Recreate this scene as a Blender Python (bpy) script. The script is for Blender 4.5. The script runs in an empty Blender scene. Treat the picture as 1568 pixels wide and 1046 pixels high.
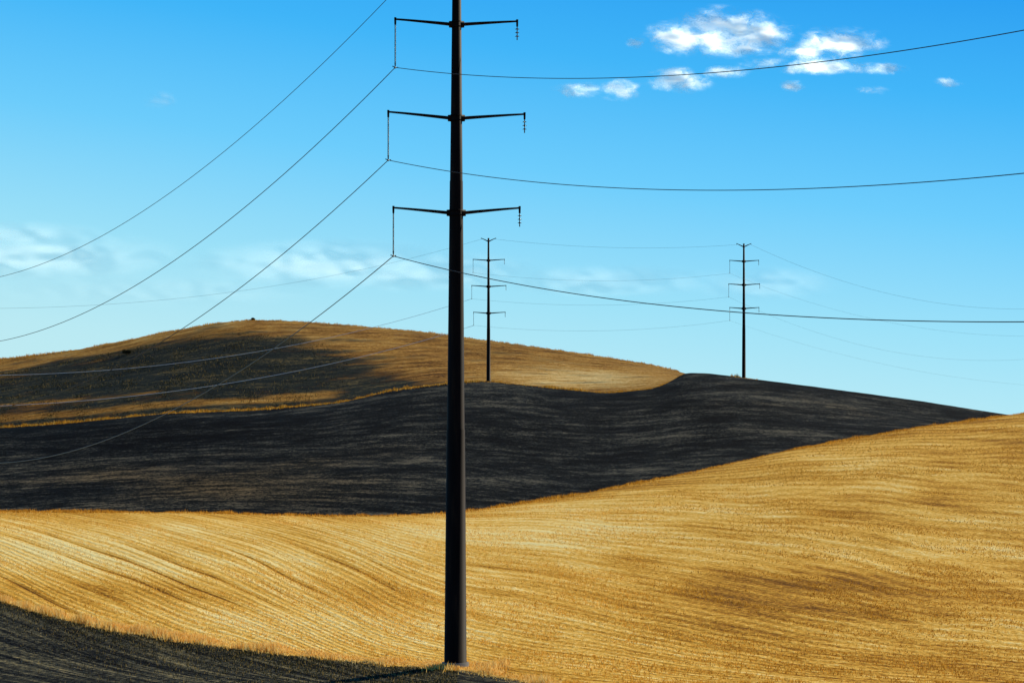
import bpy, math, numpy as np
from mathutils import Vector
rng=np.random.default_rng(7)
scene=bpy.context.scene
F=3536.0; H=760.0; CX=784.0      # focal length / horizon / centre used to turn image pixels into metres

# ---------------------------------------------------------------- helpers
def W(b,e,Y):  # image pixel x, pixel y, chosen depth -> world metres
    return np.array([(b-CX)/F*Y, Y, (H-e)/F*Y])
def table(pts,sm=14):
    xs=np.arange(-2600,4200,4.0); p=np.array(pts,float)
    v=np.interp(xs,p[:,0],p[:,1]); r=int(sm*3/4)+1
    k=np.exp(-0.5*(np.arange(-r,r+1)*4.0/sm)**2); k/=k.sum()
    v=np.convolve(np.pad(v,r,mode='edge'),k,mode='valid')
    return lambda u: np.interp(u,xs,v)
def _h(ix,iy,s):
    n=(ix.astype(np.int64)*374761393+iy.astype(np.int64)*668265263+s*69069)&0x7fffffff
    n=((n^(n>>13))*1274126177)&0x7fffffff
    return ((n^(n>>16))&0xffff)/65535.0
def vn(x,y,s=0):
    x=np.asarray(x,float);y=np.asarray(y,float)
    ix=np.floor(x);iy=np.floor(y);fx=x-ix;fy=y-iy
    fx=fx*fx*(3-2*fx);fy=fy*fy*(3-2*fy)
    a=_h(ix,iy,s);b=_h(ix+1,iy,s);c=_h(ix,iy+1,s);d=_h(ix+1,iy+1,s)
    return (a*(1-fx)+b*fx)*(1-fy)+(c*(1-fx)+d*fx)*fy-0.5
def fbm(x,y,s=0,o=4):
    r=0;a=1
    for i in range(o):
        r=r+a*vn(x*2**i,y*2**i,s+i);a*=.5
    return r
def sst(a,b,x):
    t=np.clip((x-a)/(b-a),0,1);return t*t*(3-2*t)

# ---------------------------------------------------------------- node helper
class NT:
    def __init__(s,name):
        s.m=bpy.data.materials.new(name);s.m.use_nodes=True;s.t=s.m.node_tree;s.t.nodes.clear()
    def n(s,k,**kw):
        nd=s.t.nodes.new(k)
        for a,v in kw.items(): setattr(nd,a,v)
        return nd
    def put(s,sock,v):
        if hasattr(v,'is_output'): s.t.links.new(v,sock)
        else:
            if isinstance(v,tuple) and len(v)==3 and sock.type=='RGBA': v=(*v,1)
            sock.default_value=v
    def math(s,op,a,b=0.0,c=None,clamp=False):
        nd=s.n('ShaderNodeMath',operation=op,use_clamp=clamp);s.put(nd.inputs[0],a);s.put(nd.inputs[1],b)
        if c is not None:s.put(nd.inputs[2],c)
        return nd.outputs[0]
    def attr(s,name,out='Fac'):
        return s.n('ShaderNodeAttribute',attribute_name=name).outputs[out]
    def vmul(s,v,sc,off=(0,0,0)):
        nd=s.n('ShaderNodeVectorMath',operation='MULTIPLY_ADD');s.put(nd.inputs[0],v);nd.inputs[1].default_value=sc;nd.inputs[2].default_value=off
        return nd.outputs[0]
    def noise(s,v,scale=1,detail=3,rough=.55,dist=0.0):
        nd=s.n('ShaderNodeTexNoise');s.put(nd.inputs['Vector'],v);nd.inputs['Scale'].default_value=scale
        nd.inputs['Detail'].default_value=detail;nd.inputs['Roughness'].default_value=rough;nd.inputs['Distortion'].default_value=dist
        return nd.outputs['Fac']
    def ramp(s,f,stops):
        nd=s.n('ShaderNodeValToRGB');s.put(nd.inputs[0],f);e=nd.color_ramp.elements
        while len(e)<len(stops): e.new(.5)
        for i,(p,c) in enumerate(stops):
            e[i].position=p;e[i].color=(*c,1) if len(c)==3 else c
        return nd.outputs[0]
    def mix(s,f,a,b,mode='MIX'):
        nd=s.n('ShaderNodeMix',data_type='RGBA',blend_type=mode);s.put(nd.inputs[0],f);s.put(nd.inputs[6],a);s.put(nd.inputs[7],b)
        return nd.outputs[2]
    def rng(s,v,a,b,c=0.,d=1.):
        nd=s.n('ShaderNodeMapRange',interpolation_type='SMOOTHSTEP');s.put(nd.inputs[0],v)
        for i,x in enumerate((a,b,c,d)): nd.inputs[i+1].default_value=x
        return nd.outputs[0]
    def bsdf(s,col,rough=.9,metal=0.,spec=.1,bump=None,bd=.1,bs=1.):
        b=s.n('ShaderNodeBsdfPrincipled');s.put(b.inputs['Base Color'],col);s.put(b.inputs['Roughness'],rough)
        b.inputs['Metallic'].default_value=metal;b.inputs['Specular IOR Level'].default_value=spec
        if bump is not None:
            bn=s.n('ShaderNodeBump');bn.inputs['Strength'].default_value=bs;bn.inputs['Distance'].default_value=bd
            s.put(bn.inputs['Height'],bump);s.t.links.new(bn.outputs[0],b.inputs['Normal'])
        return b.outputs[0]
    def out(s,sh):
        o=s.n('ShaderNodeOutputMaterial');s.t.links.new(sh,o.inputs[0]);return s.m

def mesh_obj(name,V,faces,mat=None,smooth=True,attrs={},parent=None,vattrs={}):
    me=bpy.data.meshes.new(name);V=np.asarray(V,np.float32);faces=np.asarray(faces,np.int32)
    k=faces.shape[1];me.vertices.add(len(V));me.vertices.foreach_set('co',V.ravel())
    me.loops.add(faces.size);me.loops.foreach_set('vertex_index',faces.ravel())
    me.polygons.add(len(faces));me.polygons.foreach_set('loop_start',np.arange(0,faces.size,k,dtype=np.int32))
    me.polygons.foreach_set('loop_total',np.full(len(faces),k,np.int32))
    me.polygons.foreach_set('use_smooth',np.full(len(faces),smooth,bool))
    me.update(calc_edges=True)
    for n,a in attrs.items():
        at=me.attributes.new(n,'FLOAT','POINT');at.data.foreach_set('value',np.asarray(a,np.float32).ravel())
    for n,a in vattrs.items():
        at=me.attributes.new(n,'FLOAT_VECTOR','POINT');at.data.foreach_set('vector',np.asarray(a,np.float32).ravel())
    ob=bpy.data.objects.new(name,me);scene.collection.objects.link(ob)
    if mat: me.materials.append(mat)
    if parent: ob.parent=parent
    return ob
def grid_faces(nr,nc):
    i=np.arange((nr-1)*(nc-1));r=i//(nc-1);c=i%(nc-1);a=r*nc+c
    return np.stack([a,a+1,a+nc+1,a+nc],1)

# ---------------------------------------------------------------- terrain shapes
crestA=table([(-1500,760),(-400,779),(0,784),(300,785),(480,791),(600,791),(700,786),(760,778),(900,755),(1080,719),(1220,687),(1400,656),(1568,634),(1900,600),(2600,560)],16)
ycA=table([(-1500,250),(0,255),(300,245),(620,235),(900,255),(1568,300),(2600,330)],60)
def zA(X,Y):
    Ys=np.maximum(Y,1.0);u=np.clip(CX+F*X/Ys,-1500,2800)
    yc=ycA(u);pc=crestA(u);t=(Y-115)/(yc-115)
    tt=np.clip(t,0,1)
    py=1046+(pc-1046)*(1-(1-tt)**1.7)
    z=(H-py)/F*Ys
    zn=-2.0+(-9.3+2.0)*np.clip(Y,0,115)/115.0
    z=np.where(Y<115,zn,z)
    zc=(H-pc)/F*yc
    dd=np.maximum(Y-yc,0)
    z=np.where(t>1,zc-0.0014*dd*dd-0.012*dd,z)
    win=sst(100,135,Y)*(1-0.85*sst(.75,1.,t))
    z=z+win*(1.1*vn(X/38+3.3,Y/30+1.2,5)+.3*vn(X/13,Y/11,6))+.04*fbm(X/2.5,Y/2.5,9,2)
    return np.maximum(z,-32)
def nA(X,Y):
    u=CX+F*X/Y;py=H-zA(X,Y)*F/Y
    pc=crestA(u);return u,py,np.clip((py-pc)/(1046-pc),0,1)
kA=table([(-2600,-11),(0,0),(150,.8),(300,1.65),(450,2.35),(600,3.35),(720,3.9),(900,4.45),(1200,5.3),(1568,6.0),(4200,10)],45)
def rowsA(u,n):
    return np.log((n+.12)/(1.12-n))-kA(np.clip(u,-2600,4200))

cB=[(-1500,690),(-300,662),(0,655),(100,649),(250,634),(400,628),(520,617),(600,598),(680,588),(745,584),(850,595),(930,603),(1000,596),(1030,584),(1045,571),(1080,572),(1140,579),(1250,592),(1400,612),(1530,633),(1700,660),(2600,740)]
crestB=table(cB,9);crestBs=table(cB,70)
ycB=table([(-1500,400),(0,410),(500,425),(745,443),(930,443),(1139,451),(1568,480),(2600,500)],40)
def zB(X,Y):
    u=np.clip(CX+F*X/Y,-1500,2800);yc=ycB(u);pc=crestB(u)
    t=(Y-285)/(yc-285);tt=np.clip(t,0,1)
    pce=crestBs(u)+(pc-crestBs(u))*sst(.35,1,tt)
    pb=np.maximum(crestA(u)+45,crestBs(u)+60)
    py=pb+(pce-pb)*(1-(1-tt)**1.45)
    z=(H-py)/F*Y
    z=np.where(t<0,(H-pb)/F*285-.12*(285-Y),z)
    zc=(H-pc)/F*yc;dd=np.maximum(Y-yc,0)
    z=np.where(t>1,zc-0.0009*dd*dd-0.03*dd,z)
    win=sst(-.1,.2,t)*(1-.95*sst(.75,1.,t))
    z=z+win*(3.4*vn(X/46+1.3,Y/55+.7,15)+1.1*vn(X/19,Y/24,16))+.07*fbm(X/3,Y/3,19,2)
    return np.maximum(z,-32)
crestC=table([(-1500,600),(-300,566),(0,550),(60,543),(120,535),(200,520),(260,508),(330,496),(385,491),(450,493),(550,500),(650,509),(750,523),(850,537),(950,551),(1000,559),(1042,570),(1150,600),(1568,700),(2600,800)],9)
def zC(X,Y):
    u=np.clip(CX+F*X/Y,-1500,2800);yc=640+0*u;pc=crestC(u)
    t=(Y-425)/(yc-425);tt=np.clip(t,0,1)
    pb=crestBs(u)+30+0*u
    pb=np.maximum(pb,pc+15)
    py=pb+(pc-pb)*(1-(1-tt)**1.35)
    z=(H-py)/F*Y
    zc=(H-pc)/F*yc;dd=np.maximum(Y-yc,0)
    z=np.where(t>1,zc-0.0008*dd*dd-0.02*dd,z)
    z=np.where(t<0,(H-pb)/F*425-.25*(425-Y),z)
    win=sst(0,.2,t)*(1-.9*sst(.8,1.,t))
    z=z+win*(3.0*vn(X/40,Y/70,25)+1.*vn(X/15,Y/30,26))+.12*fbm(X/4,Y/4,29,2)
    return np.maximum(z,-32)

def fan(Ys,uu,zf):
    YY,UU=np.meshgrid(Ys,uu,indexing='ij');XX=(UU-CX)/F*(YY+40)
    return XX,YY,zf(XX,YY)
def ucols(n_in,n_out):
    return np.concatenate([np.linspace(-1500,-100,n_out,endpoint=False),np.linspace(-100,1680,n_in,endpoint=False),np.linspace(1680,3000,n_out)])

# ---- materials for the fields
def mat_stubble():
    m=NT('stubble_mat');R=m.attr('rows','Vector');pos=m.n('ShaderNodeNewGeometry').outputs['Position']
    f=m.noise(m.vmul(R,(1.5,22,0)),1,3,.65)
    md=m.noise(m.vmul(R,(.5,6.,0),(3,1,0)),1,2,.55)
    co=m.noise(m.vmul(R,(.3,1.3,0),(7,2,0)),1,2,.5)
    sep=m.n('ShaderNodeSeparateXYZ');m.put(sep.inputs[0],R);Ry=sep.outputs[1]
    tk=m.attr('track')
    wob=m.noise(m.vmul(R,(.4,.6,0),(2,4,0)),1,1,.5)
    ph=m.math('FRACT',m.math('ADD',m.math('MULTIPLY',Ry,2.9),m.math('MULTIPLY',wob,1.5)))
    dl=m.math('ABSOLUTE',m.math('SUBTRACT',ph,.5))
    brk=m.rng(m.math('ADD',m.noise(m.vmul(R,(.5,1.5,0),(9,4,0)),1,2,.6),m.math('MULTIPLY',tk,.13)),.46,.66)
    brk=m.math('MULTIPLY',brk,m.math('MULTIPLY_ADD',tk,.85,.15,clamp=True))
    line=m.math('MULTIPLY',m.rng(dl,0.02,.085,1,0),brk)
    lite=m.math('MULTIPLY',m.rng(m.math('ABSOLUTE',m.math('SUBTRACT',ph,.65)),0.04,.12,1,0),brk)
    ph2=m.math('FRACT',m.math('ADD',m.math('MULTIPLY',Ry,11.6),m.math('MULTIPLY',wob,6.)))
    row=m.math('ABSOLUTE',m.math('SUBTRACT',ph2,.5))
    gr=m.noise(pos,3.2,3,.8)
    v=m.math('MULTIPLY_ADD',f,.6,m.math('MULTIPLY_ADD',md,.7,m.math('MULTIPLY_ADD',co,.4,m.math('MULTIPLY',gr,1.5))))
    v=m.math('ADD',m.math('SUBTRACT',v,1.60),.565)
    v=m.math('ADD',v,m.math('MULTIPLY',m.math('SUBTRACT',row,.25),.36))
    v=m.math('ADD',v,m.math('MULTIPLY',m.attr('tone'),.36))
    v=m.math('SUBTRACT',v,m.math('MULTIPLY',line,.48));v=m.math('ADD',v,m.math('MULTIPLY',lite,.22))
    c=m.ramp(v,[(.05,(.13,.048,.005)),(.28,(.39,.165,.012)),(.50,(.70,.355,.038)),(.72,(.93,.57,.115)),(.97,(.98,.82,.36))])
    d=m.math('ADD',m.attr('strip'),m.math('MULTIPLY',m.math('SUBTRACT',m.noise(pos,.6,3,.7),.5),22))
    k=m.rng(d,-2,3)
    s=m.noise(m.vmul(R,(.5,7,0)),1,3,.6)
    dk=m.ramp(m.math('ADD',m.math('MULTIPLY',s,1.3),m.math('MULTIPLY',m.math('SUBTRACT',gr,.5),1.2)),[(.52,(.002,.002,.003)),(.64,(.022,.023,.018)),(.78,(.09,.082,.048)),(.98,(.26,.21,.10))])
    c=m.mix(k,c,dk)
    hgt=m.math('ADD',m.math('MULTIPLY',gr,.7),m.math('MULTIPLY',m.math('SUBTRACT',row,line),.3))
    return m.out(m.bsdf(c,.95,0,.03,hgt,.4,.9))
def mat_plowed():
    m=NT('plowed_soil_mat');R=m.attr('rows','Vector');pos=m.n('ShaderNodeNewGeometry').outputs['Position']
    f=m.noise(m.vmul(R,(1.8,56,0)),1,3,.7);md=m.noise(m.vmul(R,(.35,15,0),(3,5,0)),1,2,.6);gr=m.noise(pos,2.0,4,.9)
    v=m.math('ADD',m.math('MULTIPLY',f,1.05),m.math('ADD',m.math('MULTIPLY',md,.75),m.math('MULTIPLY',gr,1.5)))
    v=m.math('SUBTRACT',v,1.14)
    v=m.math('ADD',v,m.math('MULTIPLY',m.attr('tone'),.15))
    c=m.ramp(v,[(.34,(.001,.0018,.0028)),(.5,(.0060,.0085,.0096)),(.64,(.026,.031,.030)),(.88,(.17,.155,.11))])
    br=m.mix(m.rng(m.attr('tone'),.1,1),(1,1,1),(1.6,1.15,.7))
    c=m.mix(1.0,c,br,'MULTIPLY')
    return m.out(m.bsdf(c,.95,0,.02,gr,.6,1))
def mat_hill():
    m=NT('hill_grass_mat');R=m.attr('rows','Vector');pos=m.n('ShaderNodeNewGeometry').outputs['Position']
    f=m.noise(m.vmul(R,(1.6,36,0)),1,3,.65);md=m.noise(m.vmul(R,(.8,12,0),(3,5,0)),1,3,.65);gr=m.noise(pos,1.1,4,.9)
    v=m.math('ADD',m.math('MULTIPLY',f,.75),m.math('ADD',m.math('MULTIPLY',md,.6),m.math('MULTIPLY',gr,1.3)))
    v=m.math('SUBTRACT',v,.82)
    g=m.ramp(m.math('ADD',v,m.math('MULTIPLY',m.attr('tone'),.22)),[(.3,(.10,.042,.007)),(.48,(.33,.155,.024)),(.64,(.56,.31,.065)),(.85,(.87,.66,.28))])
    dk=m.ramp(v,[(.34,(.003,.007,.008)),(.54,(.011,.018,.015)),(.68,(.06,.052,.024)),(.87,(.30,.20,.06))])  # dark weed colours, also carrying the shade of the left slope
    k=m.rng(m.math('ADD',m.attr('veg_shade'),m.math('ADD',m.math('MULTIPLY',m.math('SUBTRACT',md,.5),2.8),m.math('MULTIPLY',m.math('SUBTRACT',gr,.5),2.4))),.1,.75)
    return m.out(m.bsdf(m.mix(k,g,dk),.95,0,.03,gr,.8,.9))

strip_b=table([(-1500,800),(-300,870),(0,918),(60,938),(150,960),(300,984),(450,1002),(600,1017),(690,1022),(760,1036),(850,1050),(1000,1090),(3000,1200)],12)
uu=ucols(520,50)
YsA=np.concatenate([np.linspace(-30,100,24,endpoint=False),np.linspace(100,305,330,endpoint=False),np.linspace(305,430,30)])
X,Y,Z=fan(YsA,uu,zA)
Ysafe=np.maximum(Y,20);u=CX+F*X/Ysafe;py=H-Z*F/Ysafe;pc=crestA(u);n=np.clip((py-pc)/(1046-pc),0,1.1)
n=np.where(Y>ycA(u),0,n)
def G(cx,cy,sx,sy): return np.exp(-((u-cx)/sx)**2-((py-cy)/sy)**2)
tone=.6*G(150,830,420,50)+.5*G(450,960,330,45)+.4*G(700,830,300,60)-.4*G(1200,905,220,35)-.35*G(1450,900,350,50)-.25*G(1450,700,250,50)+.25*G(900,790,150,25)-.45*G(230,905,230,20)-.3*G(560,925,100,20)-.4*G(1568,1020,500,25)-.6*G(100,787,600,8)-.35*np.exp(-((py-pc)/9)**2)*(u>700)  # the dark patch at right paints a hollow's shade into the straw
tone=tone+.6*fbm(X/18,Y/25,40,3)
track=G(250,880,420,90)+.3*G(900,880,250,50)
rows=np.stack([u/100.,rowsA(u,n),0*u],-1).reshape(-1,3)
mS=mat_stubble()
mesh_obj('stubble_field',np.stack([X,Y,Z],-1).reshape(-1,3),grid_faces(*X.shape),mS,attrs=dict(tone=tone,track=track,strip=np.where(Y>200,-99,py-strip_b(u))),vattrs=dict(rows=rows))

YsB=np.concatenate([np.linspace(230,285,12,endpoint=False),np.linspace(285,490,260,endpoint=False),np.linspace(490,640,30)])
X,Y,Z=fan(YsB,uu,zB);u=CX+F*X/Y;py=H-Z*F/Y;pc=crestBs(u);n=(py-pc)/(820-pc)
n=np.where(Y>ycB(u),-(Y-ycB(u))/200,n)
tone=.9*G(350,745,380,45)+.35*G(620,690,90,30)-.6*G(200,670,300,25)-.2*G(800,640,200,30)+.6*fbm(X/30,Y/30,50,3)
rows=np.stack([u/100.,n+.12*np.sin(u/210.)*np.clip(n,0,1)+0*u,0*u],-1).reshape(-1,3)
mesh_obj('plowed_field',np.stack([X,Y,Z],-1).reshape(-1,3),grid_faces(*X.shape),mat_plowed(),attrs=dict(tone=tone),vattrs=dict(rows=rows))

YsC=np.concatenate([np.linspace(380,425,8,endpoint=False),np.linspace(425,660,260,endpoint=False),np.linspace(660,900,30)])
X,Y,Z=fan(YsC,uu,zC);u=CX+F*X/Y;py=H-Z*F/Y;pc=crestC(u)
n=(py-pc)/np.maximum(crestBs(u)-pc,20);n=np.where(Y>640,0,n)
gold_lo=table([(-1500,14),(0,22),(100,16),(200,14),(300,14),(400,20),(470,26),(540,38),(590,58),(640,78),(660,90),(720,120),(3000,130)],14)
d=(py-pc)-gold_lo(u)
veg_shade=.95*sst(-16,22,d)*(1-.45*sst(400,600,u))*(1-sst(590,700,u))  # mask for dark weeds and the left slope's shade, both painted in
veg_shade=veg_shade-.9*np.exp(-((py-(crestB(u)-14))/7)**2)*sst(560,480,u)-.6*np.exp(-((py-(crestB(u)-34))/5)**2)*sst(350,200,u)
veg_shade=veg_shade+.6*G(290,568,200,28)+.5*np.exp(-((py-(crestB(u)-6))/8)**2)*sst(480,540,u)*sst(720,620,u)
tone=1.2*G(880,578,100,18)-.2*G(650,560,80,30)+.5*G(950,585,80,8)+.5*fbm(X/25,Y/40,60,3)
rows=np.stack([u/100.,n+.1*np.sin(u/130.)*np.clip(n,0,1)+u/2600.,0*u],-1).reshape(-1,3)
mesh_obj('grassy_hill',np.stack([X,Y,Z],-1).reshape(-1,3),grid_faces(*X.shape),mat_hill(),attrs=dict(tone=tone,veg_shade=veg_shade),vattrs=dict(rows=rows))

# far plain to the horizon
m=NT('plain_mat');pos=m.n('ShaderNodeNewGeometry').outputs['Position']
c=m.ramp(m.noise(pos,.004,4,.6),[(.35,(.03,.03,.02)),(.6,(.35,.22,.07))])
N=60;g=np.linspace(-1,1,N);g=np.sign(g)*np.abs(g)**2*12000
gx,gy=np.meshgrid(g,g,indexing='ij');gz=-34+0*gx
mesh_obj('ground',np.stack([gx,gy+300,gz],-1).reshape(-1,3),grid_faces(N,N)[:,::-1],m.out(m.bsdf(c)))

# ---------------------------------------------------------------- grass / stubble blades
def mat_blades(name,stops):
    m=NT(name);c=m.ramp(m.attr('tint'),stops)
    a=m.n('ShaderNodeBsdfDiffuse');m.put(a.inputs[0],c);a=a.outputs[0];t=m.n('ShaderNodeBsdfTranslucent');m.put(t.inputs[0],c)
    mx=m.n('ShaderNodeMixShader');mx.inputs[0].default_value=.45;m.t.links.new(a,mx.inputs[1]);m.t.links.new(t.outputs[0],mx.inputs[2])
    return m.out(mx.outputs[0])
gold=mat_blades('straw_mat',[(0,(.30,.12,.010)),(.5,(.78,.39,.045)),(1,(.98,.75,.28))])
green=mat_blades('weed_mat',[(0,(.006,.009,.007)),(.6,(.035,.035,.018)),(1,(.32,.22,.07))])
def blades(name,x,y,z,h,w,mat,tint):
    N=len(x);a=rng.uniform(-.9,.9,N);dx=np.cos(a)*w/2;dy=np.sin(a)*w/2
    lx=rng.normal(0,.28,N)*h;ly=rng.normal(0,.28,N)*h
    V=np.empty((N,3,3));V[:,0]=np.stack([x-dx,y-dy,z-.03],-1);V[:,1]=np.stack([x+dx,y+dy,z-.03],-1);V[:,2]=np.stack([x+lx,y+ly,z+h],-1)
    return mesh_obj(name,V.reshape(-1,3),np.arange(3*N).reshape(-1,3),mat,False,attrs=dict(tint=np.repeat(np.clip(tint,0,1),3)))
def place(u,Y): return (u-CX)/F*Y
# stubble over the field, in rows
N=200000;yy=104+(300-104)*rng.random(N)**1.25;us=rng.uniform(-40,1620,N);xx=place(us,yy)
u_,p_,n_=nA(xx,yy);R_=rowsA(u_,n_);rn=vn(us/75,R_*20,70)+.6*vn(us/180,R_*6,71)
keep=(yy<ycA(u_)+2)&(rn+rng.normal(0,.12,N)>.08)
st=p_-strip_b(u_);keep&=(st+12*fbm(xx/2,yy/2,77,2)<0)
xx,yy,R_,us,rn,pk=xx[keep],yy[keep],R_[keep],us[keep],rn[keep],p_[keep]
u,py=us,pk
tint=.40+.17*rng.normal(0,1,len(xx))+.3*(rn-.3)+.3*G(150,830,420,50)+.25*G(450,960,330,45)+.2*G(700,830,300,60)-.2*sst(900,1300,us)-.12*G(1250,905,280,45)  # last term darkens blades to match the painted shade at right
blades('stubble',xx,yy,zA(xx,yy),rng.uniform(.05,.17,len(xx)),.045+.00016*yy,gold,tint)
# dry grass along field edges
def edge(u0,u1,N,yf,zf,hh,wd,sp):
    us=rng.uniform(u0,u1,N);yb=yf(us)+rng.normal(0,sp,N);x=place(us,yb);cl=np.clip(.55+1.3*vn(x/1.1,yb/3,81)+.8*vn(x/5,yb/9,82),.12,1.3)
    return x,yb,zf(x,yb),hh*cl*rng.uniform(.5,1,N),np.full(N,wd)
def cat(*L): return [np.concatenate([l[i] for l in L]) for i in range(5)]
yt=np.linspace(90,235,500);ub=np.linspace(-300,1000,240)
Yb=[]
for q in ub:
    xs=place(q,yt);pp=H-zA(xs,yt)*F/yt;Yb.append(np.interp(-strip_b(q),-pp,yt))
Yb=np.array(Yb)
ystrip=lambda q:np.interp(q,ub,Yb)
e=cat(edge(-60,860,16000,lambda q:ystrip(q)+.9,zA,.6,.05,.8),edge(640,780,1200,lambda q:122+0*q,zA,.7,.05,.9))
blades('dry_grass',*e,gold,.72+.22*rng.normal(0,1,len(e[0])))
e=cat(edge(-100,1650,15000,lambda q:ycA(q)-1,zA,.40,.08,2.2))
blades('dry_grass',*e,gold,.22+.2*rng.normal(0,1,len(e[0])))
e=cat(edge(-80,1045,12000,lambda q:ycB(q)+1,zB,.75,.12,2.5),edge(-80,1040,9000,lambda q:640+0*q,zC,.7,.14,4),edge(1118,1160,200,lambda q:450+0*q,zB,1.1,.12,1.5))
blades('dry_grass',*e,gold,.2+.25*rng.normal(0,1,len(e[0])))
N=60000;us=rng.uniform(-60,640,N);yy=rng.uniform(440,632,N);x=place(us,yy)
pz=H-zC(x,yy)*F/yy;dd=(pz-crestC(us))-gold_lo(us)
k=(vn(us/25,yy/10,90)+rng.normal(0,.2,N)>.1)&(dd>0)&(rng.random(N)>sst(300,640,us));us,yy,x=us[k],yy[k],x[k]
N1=12000;us1=rng.uniform(-60,700,N1);yy1=ystrip(us1)-rng.exponential(6,N1)-.9;x1=place(us1,yy1)
blades('weeds',np.r_[x,x1],np.r_[yy,yy1],np.r_[zC(x,yy),zA(x1,yy1)],np.r_[rng.uniform(.1,.4,len(x)),rng.uniform(.05,.16,N1)],np.r_[np.full(len(x),.14),np.full(N1,.05)],green,np.r_[.4+.35*rng.normal(0,1,len(x)),.5+.35*rng.normal(0,1,N1)])

# bushes (leaf clumps on short stems)
def bush(b,Yd,w,h,zf):
    x0=place(b,Yd);z0=float(zf(np.array([x0]),np.array([Yd]))[0]);N=700
    cs=[(rng.uniform(-w/2,w/2)*.7,rng.uniform(-w/2,w/2)*.7,h*rng.uniform(.3,.65),rng.uniform(.14,.28)*w) for _ in range(7)]
    P=[]
    for i in range(N):
        c=cs[rng.integers(7)];v=rng.normal(0,1,3);v/=np.linalg.norm(v);v*=rng.random()**.4*c[3]
        P.append([x0+c[0]+v[0],Yd+c[1]+v[1],max(z0+.1,z0+c[2]+v[2]*.8)])
    P=np.array(P);V=(P[:,None,:]+rng.normal(0,.12,(N,3,3))).reshape(-1,3);tn=np.repeat(rng.uniform(0,.75,N),3)
    st=[]
    for c in cs:
        st+= [[x0-.05,Yd,z0-.1],[x0+.05,Yd,z0-.1],[x0+c[0],Yd+c[1],z0+c[2]]]
    V=np.r_[V,np.array(st)];Fc=np.arange(len(V)).reshape(-1,3);tn=np.r_[tn,np.full(len(st),.5)]
    mesh_obj('bush',V,Fc,green,False,attrs=dict(tint=tn))
bush(194,585,2.4,1.7,zC);bush(387,640,1.3,.5,zC)

# ---------------------------------------------------------------- transmission poles
def steel():
    m=NT('weathering_steel_mat');pos=m.n('ShaderNodeNewGeometry').outputs['Position']
    n=m.noise(m.vmul(pos,(3,3,.35)),1,4,.65);c=m.ramp(n,[(.3,(.006,.003,.002)),(.55,(.012,.006,.004)),(.8,(.034,.015,.007))])
    return m.out(m.bsdf(c,.62,0,.05,n,.01,.4))
def plain(name,col,rough,metal=0.):
    m=NT(name);pos=m.n('ShaderNodeNewGeometry').outputs['Position'];n=m.noise(pos,6,3)
    return m.out(m.bsdf(m.mix(n,tuple(c*.75 for c in col),tuple(min(1,c*1.2) for c in col)),rough,metal,.3))
ST=steel();INS=plain('insulator_mat',(.08,.13,.14),.35);DISC=plain('porcelain_mat',(.03,.02,.018),.25);GALV=plain('galvanised_mat',(.10,.11,.12),.4,.6)
def tube(name,pts,rad,seg,mat,parent,smooth=True):
    V=[];n=len(pts);pts=[Vector(p) for p in pts]
    for i,p in enumerate(pts):
        t=(pts[min(i+1,n-1)]-pts[max(i-1,0)]);
        t=t.normalized() if t.length>1e-9 else Vector((0,0,1))
        a=Vector((0,1,0)) if abs(t.y)<.8 else Vector((1,0,0));s=t.cross(a).normalized();w=t.cross(s).normalized()
        for k in range(seg):
            an=2*math.pi*(k+.5)/seg;V.append(p+rad[i]*(math.cos(an)*s+math.sin(an)*w))
    Fc=[(i*seg+k,i*seg+(k+1)%seg,(i+1)*seg+(k+1)%seg,(i+1)*seg+k) for i in range(n-1) for k in range(seg)]
    me=bpy.data.meshes.new(name);me.from_pydata([tuple(v) for v in V],[],Fc+[tuple(range(seg)),tuple(range((n-1)*seg,n*seg))]);me.materials.append(mat)
    for p in me.polygons: p.use_smooth=smooth and len(p.vertices)==4
    me.update();ob=bpy.data.objects.new(name,me);scene.collection.objects.link(ob);ob.parent=parent;return ob
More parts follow.
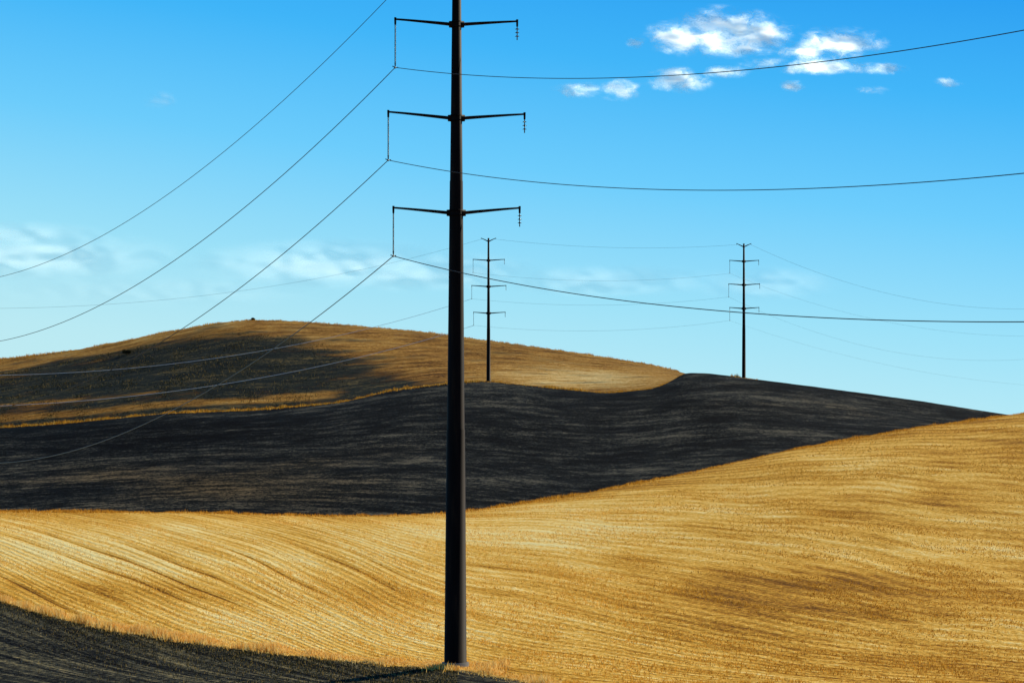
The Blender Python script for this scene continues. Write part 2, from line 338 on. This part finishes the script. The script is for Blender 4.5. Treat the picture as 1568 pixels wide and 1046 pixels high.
def pole(base,height,arms,rb,rt,yaw,lean=0.0,joints=(),armr=1.0):
    E=bpy.data.objects.new('transmission_pole',None);scene.collection.objects.link(E);E.location=base;E.rotation_euler=(0,lean,yaw)
    rad=lambda z:rb+(rt-rb)*z/height
    zs=[-1.0];rs=[rb*1.01]
    for j in joints: zs+= [j,j+.02];rs+=[rad(j)*1.03,rad(j)*.985]
    zs+=[height];rs+=[rt]
    tube('shaft',[(0,0,z) for z in zs],rs,24,ST,E)
    tube('cap',[(0,0,height),(0,0,height+.06)],[rt*1.1,rt*.9],16,ST,E)
    att=[]
    for i,(za,lx,lz,rx,rz) in enumerate(arms):
        r=rad(za)
        for q in (-.13,.13):
            tube('collar_%d'%i,[(0,0,za+q-.03),(0,0,za+q+.03)],[r*1.18,r*1.18],16,ST,E)
        for sd,tx,tz in ((-1,lx,lz),(1,rx,rz)):
            tube('bracket_%d'%i,[(sd*r*.8,0,za),(sd*(r+.15),0,za)],[.19*armr,.17*armr],8,ST,E)
            pts=[];rr=[]
            for k in range(5):
                f=k/4;pts.append((sd*r+(sd*tx-sd*r)*f,0,za+tz*(1-(1-f)**1.1)));rr.append((.095-.045*f)*armr)
            tube('arm_%d'%i,pts,rr,8,ST,E)
            tip=Vector((sd*tx,0,za+tz))
            tube('arm_end_%d'%i,[tip+Vector((0,0,.09)),tip-Vector((0,0,.28))],[.065,.055],8,ST,E)
            if sd<0:  # long suspension insulator with sheds
                L=2.55;p=[];q=[];k=0;z=.28
                while z<L-.22:
                    p+=[tip-Vector((0,0,z)),tip-Vector((0,0,z+.012)),tip-Vector((0,0,z+.03))];q+=[.025,.062 if k%2 else .05,.025];z+=.055;k+=1
                tube('insulator_%d'%i,p,q,10,INS,E)
                e=tip-Vector((0,0,L));tube('clamp_drop_%d'%i,[e+Vector((0,0,.25)),e],[.04,.03],8,GALV,E)
                tube('clamp_%d'%i,[e+Vector((-.12,-.16,.03)),e+Vector((0,0,-.01)),e+Vector((.12,.16,.03))],[.035,.055,.035],8,GALV,E)
                att.append(e)
            else:   # short bare string of discs
                p=[tip-Vector((0,0,.28))];q=[.022];z=.36
                for k in range(3):
                    p+=[tip-Vector((0,0,z)),tip-Vector((0,0,z+.03)),tip-Vector((0,0,z+.06)),tip-Vector((0,0,z+.075))];q+=[.025,.05,.12,.025];z+=.19
                p.append(tip-Vector((0,0,z+.06)));q.append(.03)
                tube('disc_string_%d'%i,p,q,12,DISC,E)
    for sd in (-1,1):   # shield-wire horns
        tube('shield_arm',[(0,0,height-.6),(sd*.7,0,height-.25),(sd*1.4,0,height+.05)],[.09*armr,.07*armr,.05*armr],8,ST,E)
        tube('shield_clamp',[(sd*1.4,0,height+.12),(sd*1.4,0,height-.15)],[.05,.04],8,GALV,E)
    bpy.context.view_layer.update();M=E.matrix_world
    return E,[M@a for a in att],[M@Vector((-1.4,0,height-.15)),M@Vector((1.4,0,height-.15))]
xm=(697.3-CX)/F*122
E,attM,shM=pole((xm,122,-8.97),37.8,[(33.88,3.24,.27,3.2,.17),(28.93,3.60,.33,3.6,.22),(23.93,3.32,.27,3.35,.27)],.60,.215,0,.0019,(12.5,25.6))
tube('base_plate',[(0,0,-.6),(0,0,.22)],[.74,.72],24,plain('concrete_mat',(.18,.16,.13),.9),E)
pL=W(748,583,442);pR=W(1139,580,451)
EL,attL,shL=pole(tuple(pL),27.2,[(23.,2.95,.2,3.05,.2),(18.,3.2,.2,3.35,.2),(12.9,2.85,.2,3.2,.2)],.40,.17,0,0,(10.,),1.3)
ER,attR,shR=pole(tuple(pR),26.3,[(22.9,2.75,.2,2.9,.2),(18.3,2.95,.2,3.1,.2),(13.7,2.75,.2,2.95,.2)],.38,.17,0,0,(10.,),1.3)

# ---------------------------------------------------------------- wires
def wiremat(name,col,metal,rough): return plain(name,col,rough,metal)
WD=wiremat('conductor_mat',(.022,.026,.03),.3,.6);WL=wiremat('sunlit_conductor_mat',(.8,.79,.75),.1,.5);WG=wiremat('far_conductor_mat',(.12,.17,.19),.2,.6)  # WL is paler so its colour carries the sunlight on those wires
def make_wire(start,dirv,obs,rad,mat,over=0.12,parent=None):
    """parabolic span hung from `start` in the vertical plane `dirv`; sag fitted to image pixel coordinates of the wire"""
    s=np.array(start);d=np.array(dirv,float);d/=np.linalg.norm(d)
    T=[0.];Zs=[s[2]];wt=[30.]
    for b,e in obs:
        k=(b-CX)/F
        t=(k*s[1]-s[0])/(d[0]-k*d[1]);T.append(t);Zs.append((H-e)/F*(s[1]+t*d[1]));wt.append(1.)
    T=np.array(T);Zs=np.array(Zs);wt=np.array(wt)
    c=np.polyfit(T,Zs,2,w=wt);tt=np.linspace(0,T[np.argmax(abs(T))]*(1+over),70)
    z=np.polyval(c,tt);z[0]=s[2]
    pts=[(s[0]+t*d[0],s[1]+t*d[1],zz) for t,zz in zip(tt,z)]
    tube('span',pts,[rad]*70,6,mat,parent)
def span(a,b,sag,rad,mat,parent):
    a=np.array(a);b=np.array(b);pts=[]
    for t in np.linspace(0,1,50):
        p=a+(b-a)*t;p[2]-=4*sag*t*(1-t);pts.append(tuple(p))
    tube('span',pts,[rad]*50,6,mat,parent)
def lineobj():
    E=bpy.data.objects.new('power_line',None);scene.collection.objects.link(E);return E
dR=(.56,-1,0);dL=(-.56,1,0);PW=lineobj()
make_wire(attM[0],dR,[(710,115),(860,121),(1000,116),(1200,103),(1350,84),(1568,46)],.019,WD,.12,PW)
make_wire(attM[1],dR,[(700,265),(850,282),(1000,290),(1120,292),(1300,286),(1568,266)],.019,WD,.12,PW)
make_wire(attM[2],dR,[(700,413),(850,443),(1000,467),(1139,482),(1300,490),(1450,492),(1568,491)],.021,WD,.12,PW)
make_wire(attM[0],dL,[(500,215),(400,300),(300,375),(150,465),(0,524)],.022,WD,.3,PW)
make_wire(attM[1],dL,[(500,338),(400,417),(270,508),(150,575),(0,625)],.022,WD,.3,PW)
make_wire(attM[2],dL,[(530,452),(470,495),(400,548),(300,605),(200,660),(100,697),(0,707)],.024,WG,.3,PW)
make_wire(shM[0],dL,[(592,0),(500,93),(400,185),(300,268),(200,335),(100,388),(0,425)],.018,WD,.3,PW)
make_wire(shM[0],dR,[(800,-85),(1200,-120),(1568,-190)],.018,WD,.1,PW)
P2=lineobj()
r2=.016
span(shL[1],shR[0],1.1,r2,WG,P2)
for i,sg in enumerate((1.5,1.4,1.5)): span(attL[i],attR[i],sg,r2*.85,WG,P2)
dl=(-78,-59,0)
make_wire(shL[0],dl,[(600,405),(400,440),(200,463),(0,473)],r2,WG,.2,P2)
make_wire(attL[1],dl,[(690,470),(600,500),(450,527),(200,560),(0,577)],.034,WL,.2,P2)
make_wire(attL[2],dl,[(680,515),(600,536),(500,557),(300,595),(150,611),(0,622)],.038,WL,.2,P2)
dr=(1,.08,0)
make_wire(shR[1],dr,[(1240,415),(1350,447),(1450,465),(1568,474)],r2,WG,.2,P2)
make_wire(attR[0],dr,[(1200,450),(1300,480),(1430,505),(1568,515)],r2*.7,WG,.2,P2)
make_wire(attR[1],dr,[(1250,508),(1400,545),(1568,550)],r2*.7,WG,.2,P2)
make_wire(attR[2],dr,[(1250,535),(1400,565),(1568,590)],r2*.6,WG,.2,P2)

# ---------------------------------------------------------------- clouds
def cloudmat(name,sx,sy,lo,hi,amax,det=7,amp=2.6):
    m=NT(name);uv=m.attr('cuv','Vector')
    w=m.noise(m.vmul(uv,(sx*.8,sy*.8,1)),1,4,.6)
    wv=m.n('ShaderNodeVectorMath',operation='ADD');m.put(wv.inputs[0],m.vmul(uv,(sx,sy,1)));
    cx=m.n('ShaderNodeCombineXYZ');m.put(cx.inputs[0],m.math('MULTIPLY',w,1.2));m.put(cx.inputs[1],m.math('MULTIPLY',w,.9));m.t.links.new(cx.outputs[0],wv.inputs[1])
    nz=m.noise(wv.outputs[0],1,det,.66)
    a=m.math('ADD',m.attr('dens'),m.math('MULTIPLY',m.math('SUBTRACT',nz,.5),amp))
    al=m.math('MULTIPLY',m.rng(a,lo,hi),amax)
    al=m.math('MULTIPLY',al,m.rng(m.attr('dens'),.0,.4))
    c=m.ramp(m.rng(a,.4,1.6),[(0,(.62,.76,.80)),(1,(.93,.93,.88))])
    t=m.n('ShaderNodeBsdfTranslucent');m.put(t.inputs[0],c);e=m.n('ShaderNodeBsdfDiffuse');m.put(e.inputs[0],c)
    ad=m.n('ShaderNodeAddShader');m.t.links.new(t.outputs[0],ad.inputs[0]);m.t.links.new(e.outputs[0],ad.inputs[1])
    tr=m.n('ShaderNodeBsdfTransparent');mx=m.n('ShaderNodeMixShader');m.put(mx.inputs[0],al);m.t.links.new(tr.outputs[0],mx.inputs[1]);m.t.links.new(ad.outputs[0],mx.inputs[2])
    return m.out(mx.outputs[0])
def cloud(b0,b1,e0,e1,Yd,ells,mat,noiseamp=0):
    bs=np.linspace(b0,b1,260);es=np.linspace(e0,e1,110);B,Ee=np.meshgrid(bs,es,indexing='ij')
    D=0*B
    for cx,cy,rx,ry,a in ells: D=np.maximum(D,a*np.clip(1.35-np.sqrt(((B-cx)/rx)**2+((Ee-cy)/ry)**2),0,1))
    Yc=Yd+120*fbm(B/90,Ee/50,99,3)
    V=np.stack([(B-CX)/F*Yc,Yc,(H-Ee)/F*Yc],-1).reshape(-1,3)
    mesh_obj('cloud',V,grid_faces(260,110),mat,True,attrs=dict(dens=D),vattrs=dict(cuv=np.stack([B/100,Ee/100,0*B],-1)))
cm=cloudmat('cumulus_mat',2.4,4.,.05,1.7,.92,9,3.2)
cloud(830,1500,0,185,5200,[(1050,58,60,24,1.2),(1110,50,78,34,1.3),(1165,54,54,24,1.15),(1120,74,74,14,.85),(1288,66,62,22,1.15),(1235,80,46,13,.9),(1250,102,54,14,1.1),(1040,124,46,18,1.1),(1105,111,40,10,.9),(950,138,32,15,.85),(890,140,40,12,.8),(1340,106,48,9,.82),(1180,98,44,9,.82),(1215,132,18,9,.85),(1455,126,22,8,.65),(975,66,15,9,.7),(1335,140,24,7,.65)],cm)
ci=cloudmat('cirrus_mat',.4,1.6,-.3,2.2,.46,5,1.0)
cloud(-300,1300,300,500,6500,[(60,392,190,34,.9),(20,362,130,20,.8),(500,405,190,34,.9),(640,415,160,28,.85),(930,430,150,22,.7),(1170,435,100,24,.6),(250,445,240,24,.4)],ci)
ci2=cloudmat('wisp_mat',2.,3.,.4,2.2,.3,6)
cloud(180,320,120,190,5600,[(245,153,32,14,.9)],ci2)

# ---------------------------------------------------------------- world, sun, camera
SE,SA=math.radians(34),math.radians(41)   # elevation, azimuth clockwise from +Y
w=bpy.data.worlds.new('World');scene.world=w;w.use_nodes=True;t=w.node_tree;t.nodes.clear()
L=t.links.new
sk=t.nodes.new('ShaderNodeTexSky');sk.sky_type='NISHITA';sk.sun_disc=False;sk.sun_elevation=SE;sk.sun_rotation=SA;sk.air_density=1.0;sk.dust_density=.2;sk.ozone_density=2.5
tc=t.nodes.new('ShaderNodeTexCoord');ma=t.nodes.new('ShaderNodeVectorMath');ma.operation='MULTIPLY_ADD'
ma.inputs[1].default_value=(1,1,2.6);ma.inputs[2].default_value=(0,0,.16)
nm=t.nodes.new('ShaderNodeVectorMath');nm.operation='NORMALIZE'
sp=t.nodes.new('ShaderNodeSeparateXYZ');L(tc.outputs['Generated'],sp.inputs[0])
# haze: elevation plus a little towards the west (-x)
ax=t.nodes.new('ShaderNodeMath');ax.operation='MULTIPLY_ADD';L(sp.outputs[0],ax.inputs[0]);ax.inputs[1].default_value=.12;L(sp.outputs[2],ax.inputs[2])
cr=t.nodes.new('ShaderNodeValToRGB');L(ax.outputs[0],cr.inputs[0]);el=cr.color_ramp.elements
stops=[(0.0,(.60,.86,.86)),(.05,(.50,.84,.91)),(.09,(.34,.77,.95)),(.14,(.15,.62,.99)),(.19,(.045,.47,.96)),(.24,(.008,.33,.89)),(.45,(.01,.12,.40)),(1,(.006,.05,.2))]
while len(el)<len(stops): el.new(.5)
for i,(p,c) in enumerate(stops): el[i].position=p;el[i].color=(*c,1)
sc=t.nodes.new('ShaderNodeVectorMath');sc.operation='SCALE';L(cr.outputs[0],sc.inputs[0]);sc.inputs['Scale'].default_value=1/.13
mx=t.nodes.new('ShaderNodeMix');mx.data_type='RGBA';mx.inputs[0].default_value=.95
bg=t.nodes.new('ShaderNodeBackground');bg.inputs[1].default_value=.13;o=t.nodes.new('ShaderNodeOutputWorld')
L(tc.outputs['Generated'],ma.inputs[0]);L(ma.outputs[0],nm.inputs[0]);L(nm.outputs[0],sk.inputs[0]);L(sk.outputs[0],mx.inputs[6]);L(sc.outputs[0],mx.inputs[7]);L(mx.outputs[2],bg.inputs[0]);L(bg.outputs[0],o.inputs[0])
sl=bpy.data.lights.new('sun','SUN');sl.energy=5;sl.angle=math.radians(.5);sl.color=(1,.90,.70)
so=bpy.data.objects.new('sun',sl);scene.collection.objects.link(so)
sd=Vector((math.sin(SA)*math.cos(SE),math.cos(SA)*math.cos(SE),math.sin(SE)));so.rotation_euler=sd.to_track_quat('Z','Y').to_euler();so.location=(60,40,60)
cam=bpy.data.cameras.new('camera');co=bpy.data.objects.new('camera',cam);scene.collection.objects.link(co)
co.location=(0,0,0);co.rotation_euler=(math.radians(90),0,0);cam.sensor_width=36;cam.lens=36*F/1568;cam.shift_y=(H-523)/1568;cam.clip_end=30000;cam.clip_start=.5
scene.camera=co
scene.view_settings.view_transform='Standard';scene.view_settings.look='None';scene.view_settings.exposure=0
